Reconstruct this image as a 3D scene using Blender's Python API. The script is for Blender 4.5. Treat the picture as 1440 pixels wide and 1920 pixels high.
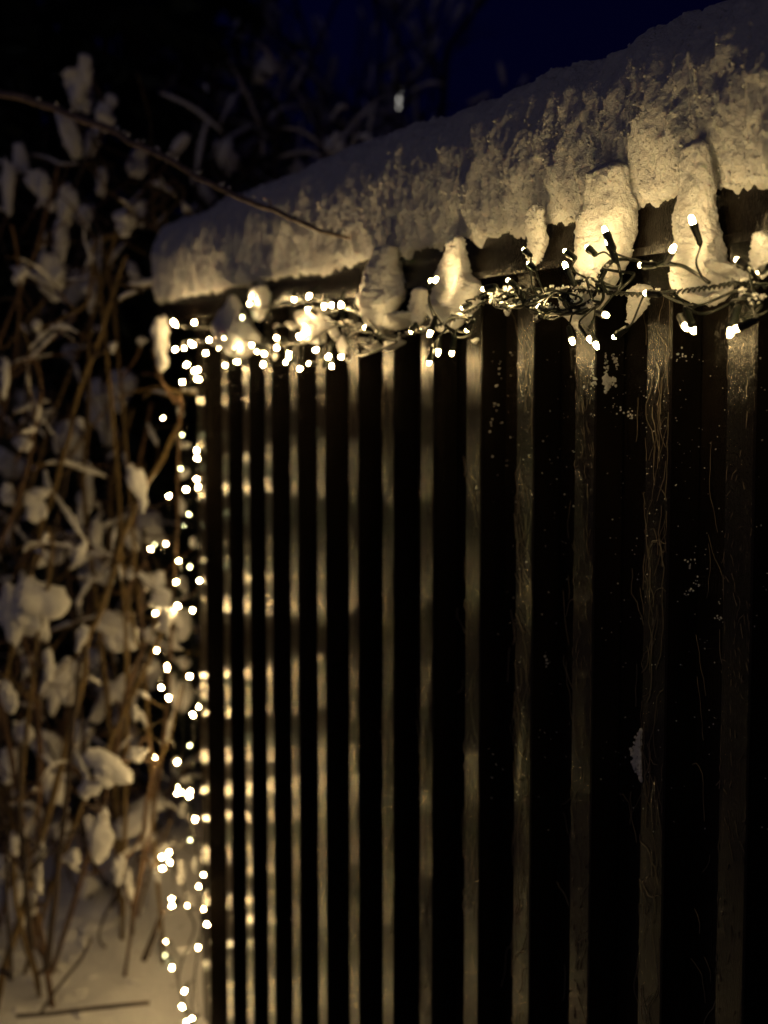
import bpy, bmesh, math, random
from mathutils import Vector, Matrix, noise, Quaternion
R = math.radians
random.seed(7)
for o in list(bpy.data.objects):
    bpy.data.objects.remove(o)
sc = bpy.context.scene
COL = sc.collection

# ------------------------------------------------------------------ camera
F = 2900.0                       # focal length in photo pixels (1440 x 1920)
CAM = Vector((0.0, -0.941, 1.65))
YAW, PITCH = R(21.04), math.atan(255 / F)
FWD = Vector((-math.cos(YAW) * math.cos(PITCH), math.sin(YAW) * math.cos(PITCH), -math.sin(PITCH)))
RGT = Vector((math.sin(YAW), math.cos(YAW), 0))
UPV = RGT.cross(FWD)
cd = bpy.data.cameras.new('camera')
cam = bpy.data.objects.new('camera', cd)
COL.objects.link(cam)
cam.location = CAM
cam.rotation_euler = Matrix((RGT, UPV, -FWD)).transposed().to_euler()
cd.sensor_fit = 'VERTICAL'
cd.sensor_height = 36
cd.sensor_width = 27
cd.lens = F / 1920 * 36
cd.clip_start = 0.02
cd.clip_end = 2000
cd.dof.use_dof = True
cd.dof.focus_distance = 1.78
cd.dof.aperture_fstop = 4.1
sc.camera = cam

# ------------------------------------------------------------------ night sky and the faint light of the night
w = bpy.data.worlds.new('World')
sc.world = w
w.use_nodes = True
nt = w.node_tree
bg = nt.nodes['Background']
sky = nt.nodes.new('ShaderNodeTexSky')
sky.sky_type = 'NISHITA'
sky.sun_disc = False
sky.sun_elevation = R(-1.3)
sky.sun_rotation = R(200)
sky.ozone_density = 10
sky.dust_density = 0
nt.links.new(sky.outputs[0], bg.inputs[0])
bg.inputs[1].default_value = 0.05
sl = bpy.data.lights.new('sun', 'SUN')
sl.energy = 0.062
sl.angle = R(40)
sl.color = (1.0, 0.86, 0.96)
sun = bpy.data.objects.new('sun', sl)
COL.objects.link(sun)
sun.rotation_euler = Vector((-0.45, 0.75, -0.42)).to_track_quat('-Z', 'Y').to_euler()
sc.view_settings.view_transform = 'Standard'
sc.view_settings.look = 'None'
sc.view_settings.exposure = 0
sc.view_settings.gamma = 1
sc.render.engine = 'CYCLES'
sc.cycles.use_denoising = True
sc.cycles.use_light_tree = True
sc.cycles.max_bounces = 4
sc.cycles.use_adaptive_sampling = True
sc.cycles.adaptive_threshold = 0.03
sc.cycles.sample_clamp_indirect = 4

BULB_STRENGTH = 430.0

# ------------------------------------------------------------------ helpers
def ray(px, py):
    return FWD + RGT * ((px - 720) / F) + UPV * ((960 - py) / F)
def P(px, py, z):                 # a photo pixel at a distance of z metres
    return CAM + ray(px, py) * z
def PY(px, py, Y):                # a photo pixel on the plane y = Y
    r = ray(px, py)
    return CAM + r * ((Y - CAM.y) / r.y)

class MB:
    def __init__(s):
        s.v, s.f = [], []
    def add(s, vs, fs):
        b = len(s.v)
        s.v += [tuple(q) for q in vs]
        s.f += [tuple(i + b for i in f) for f in fs]
        return s
    def box(s, x0, x1, y0, y1, z0, z1):
        vs = [(x, y, z) for x in (x0, x1) for y in (y0, y1) for z in (z0, z1)]
        return s.add(vs, [(0, 1, 3, 2), (4, 6, 7, 5), (0, 4, 5, 1), (2, 3, 7, 6), (0, 2, 6, 4), (1, 5, 7, 3)])
    def tube(s, pts, rad, n=6, cap=True):
        pts = [Vector(p) for p in pts]
        if not hasattr(rad, '__len__'):
            rad = [rad] * len(pts)
        vs, fs = [], []
        ref = None
        for i, p in enumerate(pts):
            t = (pts[min(i + 1, len(pts) - 1)] - pts[max(i - 1, 0)]).normalized()
            if ref is None:
                ref = t.orthogonal().normalized()
            ref = (ref - t * ref.dot(t))
            ref = ref.normalized() if ref.length > 1e-5 else t.orthogonal().normalized()
            b = t.cross(ref)
            for k in range(n):
                a = 2 * math.pi * k / n
                vs.append(p + (ref * math.cos(a) + b * math.sin(a)) * rad[i])
        for i in range(len(pts) - 1):
            for k in range(n):
                k2 = (k + 1) % n
                fs.append((i * n + k, i * n + k2, (i + 1) * n + k2, (i + 1) * n + k))
        if cap:
            fs.append(tuple(range(n))[::-1])
            fs.append(tuple((len(pts) - 1) * n + k for k in range(n)))
        return s.add(vs, fs)
    def mesh(s, name, mat, smooth=False):
        m = bpy.data.meshes.new(name)
        m.from_pydata(s.v, [], s.f)
        m.update()
        if mat: m.materials.append(mat)
        if smooth:
            m.polygons.foreach_set('use_smooth', [True] * len(m.polygons))
        return m
    def build(s, name, mat, parent=None, smooth=False):
        return link(name, s.mesh(name, mat, smooth), parent)

def link(name, mesh, parent=None):
    o = bpy.data.objects.new(name, mesh)
    COL.objects.link(o)
    if parent:
        o.parent = parent
        o.matrix_parent_inverse = Matrix.Translation(-parent.location) if parent.parent is None else parent.matrix_world.inverted()
    return o
def place(o, m):                  # world matrix under a parent that stands unrotated
    if o.parent:
        o.matrix_parent_inverse = Matrix.Identity(4)
        pm = Matrix.Translation(o.parent.location) if o.parent.parent is None else o.parent['_m']
        o.matrix_basis = pm.inverted() @ m
    else:
        o.matrix_basis = m
def tag(o, label=None, cat=None, group=None, kind=None):
    if label: o['label'] = label
    if cat: o['category'] = cat
    if group: o['group'] = group
    if kind: o['kind'] = kind
    return o
def empty(name, loc):
    o = bpy.data.objects.new(name, None)
    COL.objects.link(o)
    o.location = loc
    o.empty_display_size = 0.1
    return o
def smooth_path(pts, n=6):        # Catmull-Rom through the points
    pts = [Vector(p) for p in pts]
    out = []
    for i in range(len(pts) - 1):
        p0, p1, p2, p3 = pts[max(i - 1, 0)], pts[i], pts[i + 1], pts[min(i + 2, len(pts) - 1)]
        for k in range(n):
            t = k / n
            out.append(0.5 * ((2 * p1) + (p2 - p0) * t + (2 * p0 - 5 * p1 + 4 * p2 - p3) * t * t + (3 * p1 - p0 - 3 * p2 + p3) * t ** 3))
    out.append(pts[-1])
    return out
def fbm(p, o=4):
    s, a, f = 0.0, 1.0, 1.0
    for _ in range(o):
        s += a * noise.noise(p * f)
        a *= 0.5
        f *= 2.03
    return s

# ------------------------------------------------------------------ materials
def mat(name):
    m = bpy.data.materials.new(name)
    m.use_nodes = True
    n = m.node_tree
    return m, n, n.nodes['Principled BSDF']
def nod(n, t, **k):
    x = n.nodes.new(t)
    for a, b in k.items():
        setattr(x, a, b)
    return x
def ramp(n, src, stops):
    r = nod(n, 'ShaderNodeValToRGB')
    e = r.color_ramp.elements
    while len(e) < len(stops): e.new(0.5)
    for i, (p, c) in enumerate(stops):
        e[i].position = p
        e[i].color = (c, c, c, 1) if not hasattr(c, '__len__') else (*c, 1)
    n.links.new(src, r.inputs[0])
    return r
def coords(n, scale, obj=True):
    tc = nod(n, 'ShaderNodeTexCoord')
    mp = nod(n, 'ShaderNodeMapping')
    mp.inputs['Scale'].default_value = scale
    n.links.new(tc.outputs['Object'], mp.inputs[0])
    return mp.outputs[0]

def wood_mat(name, c0, c1, r0, r1):
    m, n, b = mat(name)
    # long vertical grain, an offset for every board
    oi = nod(n, 'ShaderNodeObjectInfo')
    tc = nod(n, 'ShaderNodeTexCoord')
    geo = nod(n, 'ShaderNodeNewGeometry')
    add = nod(n, 'ShaderNodeVectorMath', operation='ADD')
    sc_ = nod(n, 'ShaderNodeVectorMath', operation='SCALE')
    comb = nod(n, 'ShaderNodeCombineXYZ')
    for i in range(3): n.links.new(oi.outputs['Random'], comb.inputs[i])
    n.links.new(comb.outputs[0], sc_.inputs[0])
    sc_.inputs['Scale'].default_value = 13.0
    n.links.new(geo.outputs['Position'], add.inputs[0])
    n.links.new(sc_.outputs[0], add.inputs[1])
    def mapped(s):
        mp = nod(n, 'ShaderNodeMapping')
        mp.inputs['Scale'].default_value = s
        n.links.new(add.outputs[0], mp.inputs[0])
        return mp.outputs[0]
    g = nod(n, 'ShaderNodeTexNoise'); g.inputs['Scale'].default_value = 1; g.inputs['Detail'].default_value = 6
    g.inputs['Roughness'].default_value = 0.62
    n.links.new(mapped((300, 300, 10)), g.inputs['Vector'])
    g2 = nod(n, 'ShaderNodeTexNoise'); g2.inputs['Scale'].default_value = 1; g2.inputs['Detail'].default_value = 4
    n.links.new(mapped((26, 26, 5)), g2.inputs['Vector'])
    v = nod(n, 'ShaderNodeTexVoronoi', feature='DISTANCE_TO_EDGE'); v.inputs['Scale'].default_value = 1
    n.links.new(mapped((330, 330, 110)), v.inputs['Vector'])
    f = nod(n, 'ShaderNodeTexNoise'); f.inputs['Scale'].default_value = 900; f.inputs['Detail'].default_value = 2
    n.links.new(geo.outputs['Position'], f.inputs['Vector'])
    cr = ramp(n, g2.outputs[0], [(0.3, c0), (0.7, c1)])
    n.links.new(cr.outputs[0], b.inputs['Base Color'])
    rr = ramp(n, g2.outputs[0], [(0.3, r0), (0.75, r1)])
    n.links.new(rr.outputs[0], b.inputs['Roughness'])
    b.inputs['Specular IOR Level'].default_value = 0.26
    vr = ramp(n, v.outputs[0], [(0.0, 0.0), (0.12, 1.0)])
    m1 = nod(n, 'ShaderNodeMath', operation='MULTIPLY_ADD'); m1.inputs[1].default_value = 0.4
    n.links.new(vr.outputs[0], m1.inputs[0]); n.links.new(g.outputs[0], m1.inputs[2])
    m2 = nod(n, 'ShaderNodeMath', operation='MULTIPLY_ADD'); m2.inputs[1].default_value = 0.3
    n.links.new(f.outputs[0], m2.inputs[0]); n.links.new(m1.outputs[0], m2.inputs[2])
    bp = nod(n, 'ShaderNodeBump'); bp.inputs['Strength'].default_value = 0.32; bp.inputs['Distance'].default_value = 0.0012
    n.links.new(m2.outputs[0], bp.inputs['Height'])
    n.links.new(bp.outputs[0], b.inputs['Normal'])
    return m
M_WOOD = wood_mat('dark_stained_wood', (0.0055, 0.0043, 0.0035), (0.010, 0.0075, 0.0055), 0.14, 0.2)

def snow_mat(name, sss, grain, bump):
    m, n, b = mat(name)
    geo = nod(n, 'ShaderNodeNewGeometry')
    a = nod(n, 'ShaderNodeTexNoise'); a.inputs['Scale'].default_value = grain; a.inputs['Detail'].default_value = 5; a.inputs['Roughness'].default_value = 0.7
    n.links.new(geo.outputs['Position'], a.inputs['Vector'])
    cr = ramp(n, a.outputs[0], [(0.3, (0.74, 0.75, 0.77)), (0.65, (0.86, 0.86, 0.87))])
    n.links.new(cr.outputs[0], b.inputs['Base Color'])
    b.inputs['Roughness'].default_value = 0.75
    b.inputs['Specular IOR Level'].default_value = 0.25
    if sss:
        b.inputs['Subsurface Weight'].default_value = 0.2
        b.inputs['Subsurface Radius'].default_value = (1.0, 0.8, 0.6)
        b.inputs['Subsurface Scale'].default_value = sss
    bp = nod(n, 'ShaderNodeBump'); bp.inputs['Strength'].default_value = 0.8; bp.inputs['Distance'].default_value = bump
    n.links.new(a.outputs[0], bp.inputs['Height'])
    n.links.new(bp.outputs[0], b.inputs['Normal'])
    return m
M_SNOW = snow_mat('grainy_snow', 0.006, 240, 0.010)
M_SNOWSOFT = snow_mat('powder_snow', 0.0, 60, 0.01)

def bark_mat(name, c0, c1, rough=0.7):
    m, n, b = mat(name)
    geo = nod(n, 'ShaderNodeNewGeometry')
    a = nod(n, 'ShaderNodeTexNoise'); a.inputs['Scale'].default_value = 45; a.inputs['Detail'].default_value = 4
    n.links.new(geo.outputs['Position'], a.inputs['Vector'])
    cr = ramp(n, a.outputs[0], [(0.3, c0), (0.7, c1)])
    n.links.new(cr.outputs[0], b.inputs['Base Color'])
    b.inputs['Roughness'].default_value = rough
    bp = nod(n, 'ShaderNodeBump'); bp.inputs['Strength'].default_value = 0.5; bp.inputs['Distance'].default_value = 0.003
    n.links.new(a.outputs[0], bp.inputs['Height']); n.links.new(bp.outputs[0], b.inputs['Normal'])
    return m
M_STEM = [bark_mat('yellow_stem', (0.10, 0.066, 0.022), (0.19, 0.125, 0.042), 0.5),
          bark_mat('brown_stem', (0.07, 0.04, 0.02), (0.15, 0.085, 0.04), 0.6),
          bark_mat('dark_stem', (0.03, 0.02, 0.013), (0.07, 0.045, 0.03), 0.7)]
M_BRANCH = bark_mat('grey_brown_bark', (0.1, 0.075, 0.058), (0.24, 0.18, 0.14), 0.55)
M_TREE = bark_mat('night_tree_bark', (0.02, 0.015, 0.012), (0.045, 0.035, 0.028), 0.85)

def plain(name, c, rough, spec=0.5):
    m, n, b = mat(name)
    a = nod(n, 'ShaderNodeTexNoise'); a.inputs['Scale'].default_value = 300
    cr = ramp(n, a.outputs[0], [(0.3, tuple(x * 0.8 for x in c)), (0.7, tuple(min(1, x * 1.2) for x in c))])
    n.links.new(cr.outputs[0], b.inputs['Base Color'])
    b.inputs['Roughness'].default_value = rough
    b.inputs['Specular IOR Level'].default_value = spec
    return m
M_WIRE = plain('dark_green_cable', (0.006, 0.008, 0.006), 0.4, 0.3)
M_METAL = plain('dark_metal', (0.03, 0.03, 0.032), 0.5)
def glow(name, c, s):
    m, n, b = mat(name)
    b.inputs['Base Color'].default_value = (0.8, 0.8, 0.75, 1)
    b.inputs['Emission Color'].default_value = (*c, 1)
    b.inputs['Emission Strength'].default_value = s
    return m
M_GLOW = [glow('warm_led', (1.0, 0.67, 0.28), BULB_STRENGTH), glow('pale_led', (1.0, 0.71, 0.31), BULB_STRENGTH * 0.5),
          glow('dim_led', (0.95, 0.9, 0.42), BULB_STRENGTH * 0.05),
          glow('soft_led', (1.0, 0.69, 0.28), BULB_STRENGTH * 0.4)]

# ------------------------------------------------------------------ snowy ground
def ground_h(x, y):
    p = Vector((x, y, 0))
    h = 0.10 * noise.noise(p * 0.5) + 0.06 * noise.noise(p * 1.7) + 0.03 * noise.noise(p * 5) + 0.012 * noise.noise(p * 13)
    h += 0.22 * math.exp(-((x + 4.75) ** 2 + (y - 0.15) ** 2) / 0.10)        # heap under the shrub
    h -= 0.14 * math.exp(-((x + 3.75) ** 2 + (y + 0.1) ** 2) / 0.25)
    return h * (1 if abs(x) + abs(y) < 30 else 0.5)
def axis(lo, hi, fine0, fine1, step):
    a = [fine0]
    while a[-1] < fine1: a.append(a[-1] + step)
    s = step
    while a[-1] < hi: s *= 1.35; a.append(a[-1] + s)
    s = step
    while a[0] > lo: s *= 1.35; a.insert(0, a[0] - s)
    return a
xs = axis(-400, 300, -7.5, 0.0, 0.06)
ys = axis(-300, 400, -2.0, 3.5, 0.06)
g = MB()
g.v = [(x, y, ground_h(x, y)) for x in xs for y in ys]
ny = len(ys)
g.f = [(i * ny + j, (i + 1) * ny + j, (i + 1) * ny + j + 1, i * ny + j + 1) for i in range(len(xs) - 1) for j in range(ny - 1)]
tag(g.build('snow_ground', M_SNOWSOFT, None, True), 'snow covered garden ground at the foot of the shrub', None, None, 'structure')

# ------------------------------------------------------------------ shed with vertical battens
LEDGE = 1.65 + 0.139
D0 = 0.941
def wallX(px):                    # photo column -> X on the batten faces
    z = F * D0 / (math.cos(YAW) * (px + 400))
    return -(z - D0 * math.sin(YAW)) / math.cos(YAW)
PITCHW = 0.1728
WEND = wallX(366)
shed = empty('wooden_shed', (WEND, 0.0, 0.0))
tag(shed, 'dark wooden shed wall of vertical battens under a thick snow cap', 'shed')
BW, BD = 0.0535, 0.040
def board_mesh(name, wd, dp, z0, z1, bev):
    # bevelled plank, origin at its bottom front left corner
    pr = [(0, bev), (bev, 0), (wd - bev, 0), (wd, bev), (wd, dp), (0, dp)]
    n = len(pr)
    vs = [(x, y, z) for z in (z0, z1) for x, y in pr]
    fs = [tuple(range(n))[::-1], tuple(range(n, 2 * n))] + [(i, (i + 1) % n, n + (i + 1) % n, n + i) for i in range(n)]
    return MB().add(vs, fs).mesh(name, M_WOOD)
mb_batten = board_mesh('batten', BW, BD, 0.02, LEDGE - 0.004, 0.002)
mb_corner = board_mesh('corner_board', 0.075, BD + 0.1, 0.02, LEDGE - 0.004, 0.002)
xb = wallX(1092) - BW / 2
k0 = int((xb - WEND) / PITCHW)
first = xb - k0 * PITCHW
if first - WEND < 0.09: first += PITCHW
bx = first
rr = random.Random(3)
BAT = []
while bx < 0.6:
    j = rr.uniform(-0.004, 0.004)
    o = link('batten', mb_batten, shed); o.location = (bx + j, rr.uniform(-0.0015, 0.0015), 0)
    o.matrix_parent_inverse = Matrix.Translation(-shed.location)
    BAT.append(bx + j)
    bx += PITCHW
o = link('corner_board', mb_corner, shed); o.location = (WEND, -0.001, 0); o.matrix_parent_inverse = Matrix.Translation(-shed.location)
mb_back = board_mesh('board', PITCHW - 0.003, 0.022, 0.02, LEDGE + 0.05, 0.003)
edges = [WEND + 0.02] + [b + BW / 2 for b in BAT]
for i in range(len(edges) - 1):
    o = link('board', board_mesh('board', edges[i + 1] - edges[i] - 0.003, 0.022, 0.02, LEDGE + 0.05, 0.003) if i == 0 else mb_back, shed)
    o.location = (edges[i + 1] - (PITCHW - 0.003) if i else edges[i], BD + 0.0015, 0)
    o.matrix_parent_inverse = Matrix.Translation(-shed.location)
# side wall at the far corner, rear wall, roof boards
mb_side = board_mesh('side_board', 0.148, 0.022, 0.02, LEDGE + 0.05, 0.003)
for i in range(6):
    o = link('side_board', mb_side, shed)
    o.rotation_euler = (0, 0, R(-90)); o.location = (WEND + 0.004, 0.15 + 0.15 + i * 0.15, 0)
    o.matrix_parent_inverse = Matrix.Translation(-shed.location)
XR = 0.6
# fascia: plank, drip lip below it, roof deck above
fa = MB().box(wallX(318) + 0.05, XR, -0.032, -0.006, LEDGE + 0.006, LEDGE + 0.105).build('fascia', M_WOOD, shed)
MB().box(wallX(318) + 0.055, XR, -0.037, 0.036, LEDGE - 0.004, LEDGE + 0.0055).build('drip_strip', M_WOOD, shed)
for i in range(6):
    MB().box(wallX(318) + 0.06, XR, -0.004 + i * 0.18, 0.172 + i * 0.18, LEDGE + 0.08, LEDGE + 0.1).build('roof_board', M_WOOD, shed)
MB().box(WEND + 0.03, XR, 1.03, 1.05, 0.02, LEDGE + 0.079).build('rear_wall', M_WOOD, shed)

# ------------------------------------------------------------------ snow cap
SB = 1.65 + 0.195                # snow lip height
cap = empty('snow_cap', (WEND, 0.1, SB))
tag(cap, 'thick grainy snow cap lying on the shed roof, tongues hanging over the fascia', 'snow')
prof = [(-0.010, -0.005), (-0.028, -0.004), (-0.040, 0.004), (-0.046, 0.022), (-0.052, 0.055), (-0.055, 0.09), (-0.053, 0.125), (-0.043, 0.158), (-0.02, 0.186), (0.02, 0.205),
        (0.08, 0.218), (0.2, 0.226), (0.4, 0.226), (0.7, 0.21), (0.98, 0.18), (1.07, 0.12), (1.08, 0.02), (1.02, -0.006)]
pp = smooth_path([Vector((0, y, z)) for y, z in prof], 12)
cum = [0]
for i in range(1, len(pp)): cum.append(cum[-1] + (pp[i] - pp[i - 1]).length)
def prof_at(s):
    for i in range(1, len(pp)):
        if cum[i] >= s:
            t = (s - cum[i - 1]) / max(1e-9, cum[i] - cum[i - 1])
            return pp[i - 1].lerp(pp[i], t)
    return pp[-1]
ss = []
s = 0
while s < cum[-1]:
    ss.append(s)
    s += 0.003 if s < 0.32 else (0.012 if s < 0.6 else 0.05)
ss.append(cum[-1])
PR = [prof_at(s) for s in ss]
NR = []
for i in range(len(PR)):
    t = PR[min(i + 1, len(PR) - 1)] - PR[max(i - 1, 0)]
    NR.append(Vector((0, -t.z, t.y)).normalized())
cx = []
x = wallX(310) + 0.03
XL = x
while x < XR:
    cx.append(x)
    x += 0.0032 if x > -2.5 else 0.005
    if x > -1.0: x += 0.03
c = MB()
ns = len(PR)
for x in cx:
    e = (x - XL)
    edge = max(0.0, 1 - e / 0.07)
    shrink = math.sqrt(max(0.0, 1 - edge ** 2.2))
    low = 0.007 * noise.noise(Vector((x * 9, 3.1, 0))) + 0.006 * noise.noise(Vector((x * 31, 7.1, 0))) + 0.004 * noise.noise(Vector((x * 110, 1.1, 0)))
    top = 0.014 * noise.noise(Vector((x * 2.2, 9.3, 0))) + 0.006 * noise.noise(Vector((x * 9, 5.3, 0)))
    for i in range(ns):
        p, nn = PR[i], NR[i]
        t = min(1, max(0, p.z / 0.2))
        q = Vector((x, p.y, p.z))
        # vertical ribs and grooves of the sagging front, then crumbly grain
        rib = noise.noise(Vector((x * 14 + 0.6 * noise.noise(Vector((x * 3, q.z * 6, 2))), q.z * 3.0, 1.3)))
        rib2 = abs(noise.noise(Vector((x * 33 + q.z * 4, q.z * 6.5, 4.7))))
        amp = (1 - 0.8 * max(0, (p.y - 0.0) / 0.08)) if p.y < 0.08 else 0.2
        d = amp * (0.010 * rib + 0.012 * (0.28 - rib2))
        d += (0.35 + 0.65 * amp) * 0.008 * fbm(Vector((x * 26, q.z * 17, q.y * 26)), 3)
        crumb = max(0.0, noise.noise(Vector((x * 7, q.z * 9, 8.8))) + 0.25)
        d += (0.25 + 0.75 * amp) * ((0.0025 + 0.004 * crumb) * fbm(Vector((x * 95, q.z * 48, q.y * 95)), 2) + (0.0025 + 0.003 * crumb) * noise.noise(Vector((x * 260, q.z * 240, q.y * 260))))
        q += nn * d
        q.z += low * (1 - t) * (1 if p.y < 0.0 else 0) + top * t
        # round the free end
        q.z = SB - 0.004 + (q.z) * (0.35 + 0.65 * shrink) + (0 if q.z > 0 else 0.004)
        q.y = 0.02 + (q.y - 0.02) * (0.55 + 0.45 * shrink) if q.y < 0.5 else q.y
        c.v.append((q.x, q.y, q.z))
nx = len(cx)
c.f = [(i * ns + j, i * ns + j + 1, (i + 1) * ns + j + 1, (i + 1) * ns + j) for i in range(nx - 1) for j in range(ns - 1)]
c.f.append(tuple(range(ns))[::-1])
c.f.append(tuple((nx - 1) * ns + j for j in range(ns)))
for i in range(nx - 1):
    c.f.append((i * ns, (i + 1) * ns, (i + 1) * ns + ns - 1, i * ns + ns - 1))

ico = bmesh.new(); bmesh.ops.create_icosphere(ico, subdivisions=1, radius=1.0)
IV = [v.co.copy() for v in ico.verts]; IF = [tuple(v.index for v in f.verts) for f in ico.faces]; ico.free()
rg = random.Random(99)
def grain(m, p, r):
    k = [1 + rg.uniform(-0.35, 0.35) for _ in IV]
    m.add([p + v * (r * kk) for v, kk in zip(IV, k)], IF)
def snow_strand(name, parent, pts, hw, Y, flat=0.34, seed=0, M=None, amp=0.13, n=56, dens=16):
    """a crumbly tongue of snow along photo points on the plane y=Y; hw half widths in photo pixels"""
    P3 = [PY(px, py, Y + (-0.012 if i == 0 else 0)) for i, (px, py) in enumerate(pts)]
    W = []
    for (px, py), h in zip(pts, hw):
        a = PY(px - h, py, Y); b = PY(px + h, py, Y)
        W.append((b - a).length / 2)
    path = smooth_path(P3, dens)
    wid = [v.x for v in smooth_path([Vector((q, 0, 0)) for q in W], dens)]
    t0 = (path[0] - path[1]).normalized(); t1 = (path[-1] - path[-2]).normalized()
    pre, post = [], []
    AN = (85, 72, 58, 44, 30, 16)
    for a in AN:
        pre.append((path[0] + t0 * min(0.012, wid[0]) * math.sin(R(a)), wid[0] * math.cos(R(a))))
    for a in AN[::-1]:
        post.append((path[-1] + t1 * wid[-1] * 0.6 * math.sin(R(a)), wid[-1] * math.cos(R(a))))
    full = pre + list(zip(path, wid)) + post
    m = MB()
    for p, wd in full:
        for k in range(n):
            a = 2 * math.pi * k / n
            ca, sa = math.cos(a), math.sin(a)
            dv = Vector((math.copysign(abs(ca) ** 0.7, ca), math.copysign(abs(sa) ** 0.7, sa) * flat, 0))
            q = p + dv * wd
            s3 = Vector((0, seed, 0))
            nz = fbm(q * 28 + s3, 3) * amp * wd + fbm(q * 110 + s3, 2) * 0.0022 + noise.noise(q * 300 + s3) * 0.0024
            e = Vector((ca, sa, 0))
            m.v.append(tuple(q + e * nz + Vector((0, 0, nz * 0.4))))
    L = len(full)
    for i in range(L - 1):
        for k in range(n):
            k2 = (k + 1) % n
            m.f.append((i * n + k, i * n + k2, (i + 1) * n + k2, (i + 1) * n + k))
    m.f.append(tuple(range(n))[::-1]); m.f.append(tuple((L - 1) * n + k for k in range(n)))
    base = m.v[:]
    for _ in range(int(len(base) * 0.05)):
        grain(m, Vector(base[rg.randrange(len(base))]) + Vector((rg.uniform(-.001, .001), 0, 0)), rg.uniform(0.0006, 0.0019))
    return m.build(name, M or M_SNOW, parent, True)
front = [q for q in c.v if q[0] > -2.9 and q[1] < 0.0]
for _ in range(5200):
    q = Vector(rg.choice(front))
    if q.z > SB + 0.13 and rg.random() < 0.6: continue
    grain(c, q + Vector((rg.uniform(-.002, .002), 0, rg.uniform(-.001, .001))), rg.uniform(0.0007, 0.0022) * (1.4 if noise.noise(q * 20) > 0.1 else 0.9))
c.build('snow_blanket', M_SNOW, cap, True)
T = [([(1303, 285), (1305, 390), (1306, 450), (1308, 500), (1315, 525)], [22, 32, 38, 46, 50], -0.045),
     ([(1350, 500), (1375, 515), (1395, 520)], [20, 18, 10], -0.05),
     ([(1425, 450), (1428, 480), (1430, 505)], [14, 17, 14], -0.045),
     ([(1142, 325), (1138, 420), (1132, 470), (1122, 520), (1108, 570), (1100, 595)], [30, 44, 43, 32, 20, 10], -0.045),
     ([(1003, 400), (1006, 455), (1002, 485)], [13, 15, 10], -0.042),
     ([(855, 455), (850, 510), (852, 545), (848, 580), (842, 598)], [12, 22, 32, 34, 22], -0.045),
     ([(721, 470), (714, 525), (712, 560), (710, 585)], [16, 27, 31, 22], -0.045),
     ([(748, 590), (745, 606)], [20, 22], -0.04),
     ([(788, 548), (786, 575), (782, 600)], [11, 14, 8], -0.04),
     ([(436, 560), (436, 585), (437, 610), (442, 630)], [5, 13, 22, 25], -0.05),
     ([(487, 540), (486, 560), (486, 585)], [10, 11, 8], -0.045),
     ([(576, 590), (583, 610), (590, 630)], [14, 17, 13], -0.045),
     ([(1200, 545), (1195, 575), (1185, 600)], [18, 14, 7], -0.02),
     ([(1075, 560), (1082, 590), (1090, 615)], [20, 18, 8], -0.02)]
for i, (pts, hw, Y) in enumerate(T):
    snow_strand('snow_tongue', cap, pts, hw, Y - 0.004, seed=i * 3.7)

# ------------------------------------------------------------------ light strings
def lens_mesh(name, m):
    b = bmesh.new()
    prof_ = [(0.0, 0.0084), (0.0016, 0.0078), (0.0024, 0.006), (0.0027, 0.0035), (0.0027, 0.0)]
    n = 10
    rings = [[b.verts.new((r * math.cos(2 * math.pi * k / n), r * math.sin(2 * math.pi * k / n), z)) for k in range(n)] for r, z in prof_[1:]]
    tip = b.verts.new((0, 0, prof_[0][1]))
    for k in range(n):
        b.faces.new((tip, rings[0][k], rings[0][(k + 1) % n]))
        for i in range(len(rings) - 1):
            b.faces.new((rings[i][k], rings[i + 1][k], rings[i + 1][(k + 1) % n], rings[i][(k + 1) % n]))
    me = bpy.data.meshes.new(name); b.to_mesh(me); b.free()
    me.materials.append(m)
    me.polygons.foreach_set('use_smooth', [True] * len(me.polygons))
    return me
LENS = [lens_mesh('bulb', m) for m in M_GLOW]
so = MB()
so.tube([(0, 0, 0.0005), (0, 0, -0.004), (0, 0, -0.0045), (0, 0, -0.018), (0, 0, -0.021)], [0.0042, 0.0042, 0.0037, 0.0033, 0.0016], 8)
SOCK = so.mesh('socket', M_WIRE, False)
def bulb(parent, p, dirv, kind=0, k_=1.0):
    q = dirv.to_track_quat('Z', 'Y').to_matrix().to_4x4()
    m = Matrix.Translation(p) @ q @ Matrix.Diagonal((k_, k_, k_, 1))
    b = link('bulb', LENS[kind], None); b.parent = parent
    b.matrix_basis = Matrix.Translation(-parent.location) @ m
    s_ = link('socket', SOCK, None); s_.parent = b
    return b, m, p - dirv.normalized() * 0.021 * k_
rb = random.Random(11)
top_string = empty('light_string', PY(720, 640, -0.06))
tag(top_string, 'string of warm white lights tangled along the fascia under the snow cap', 'string lights')
down_string = empty('light_string', PY(340, 1300, -0.06))
tag(down_string, 'string of warm white lights hanging down the far left corner of the shed', 'string lights')
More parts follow.
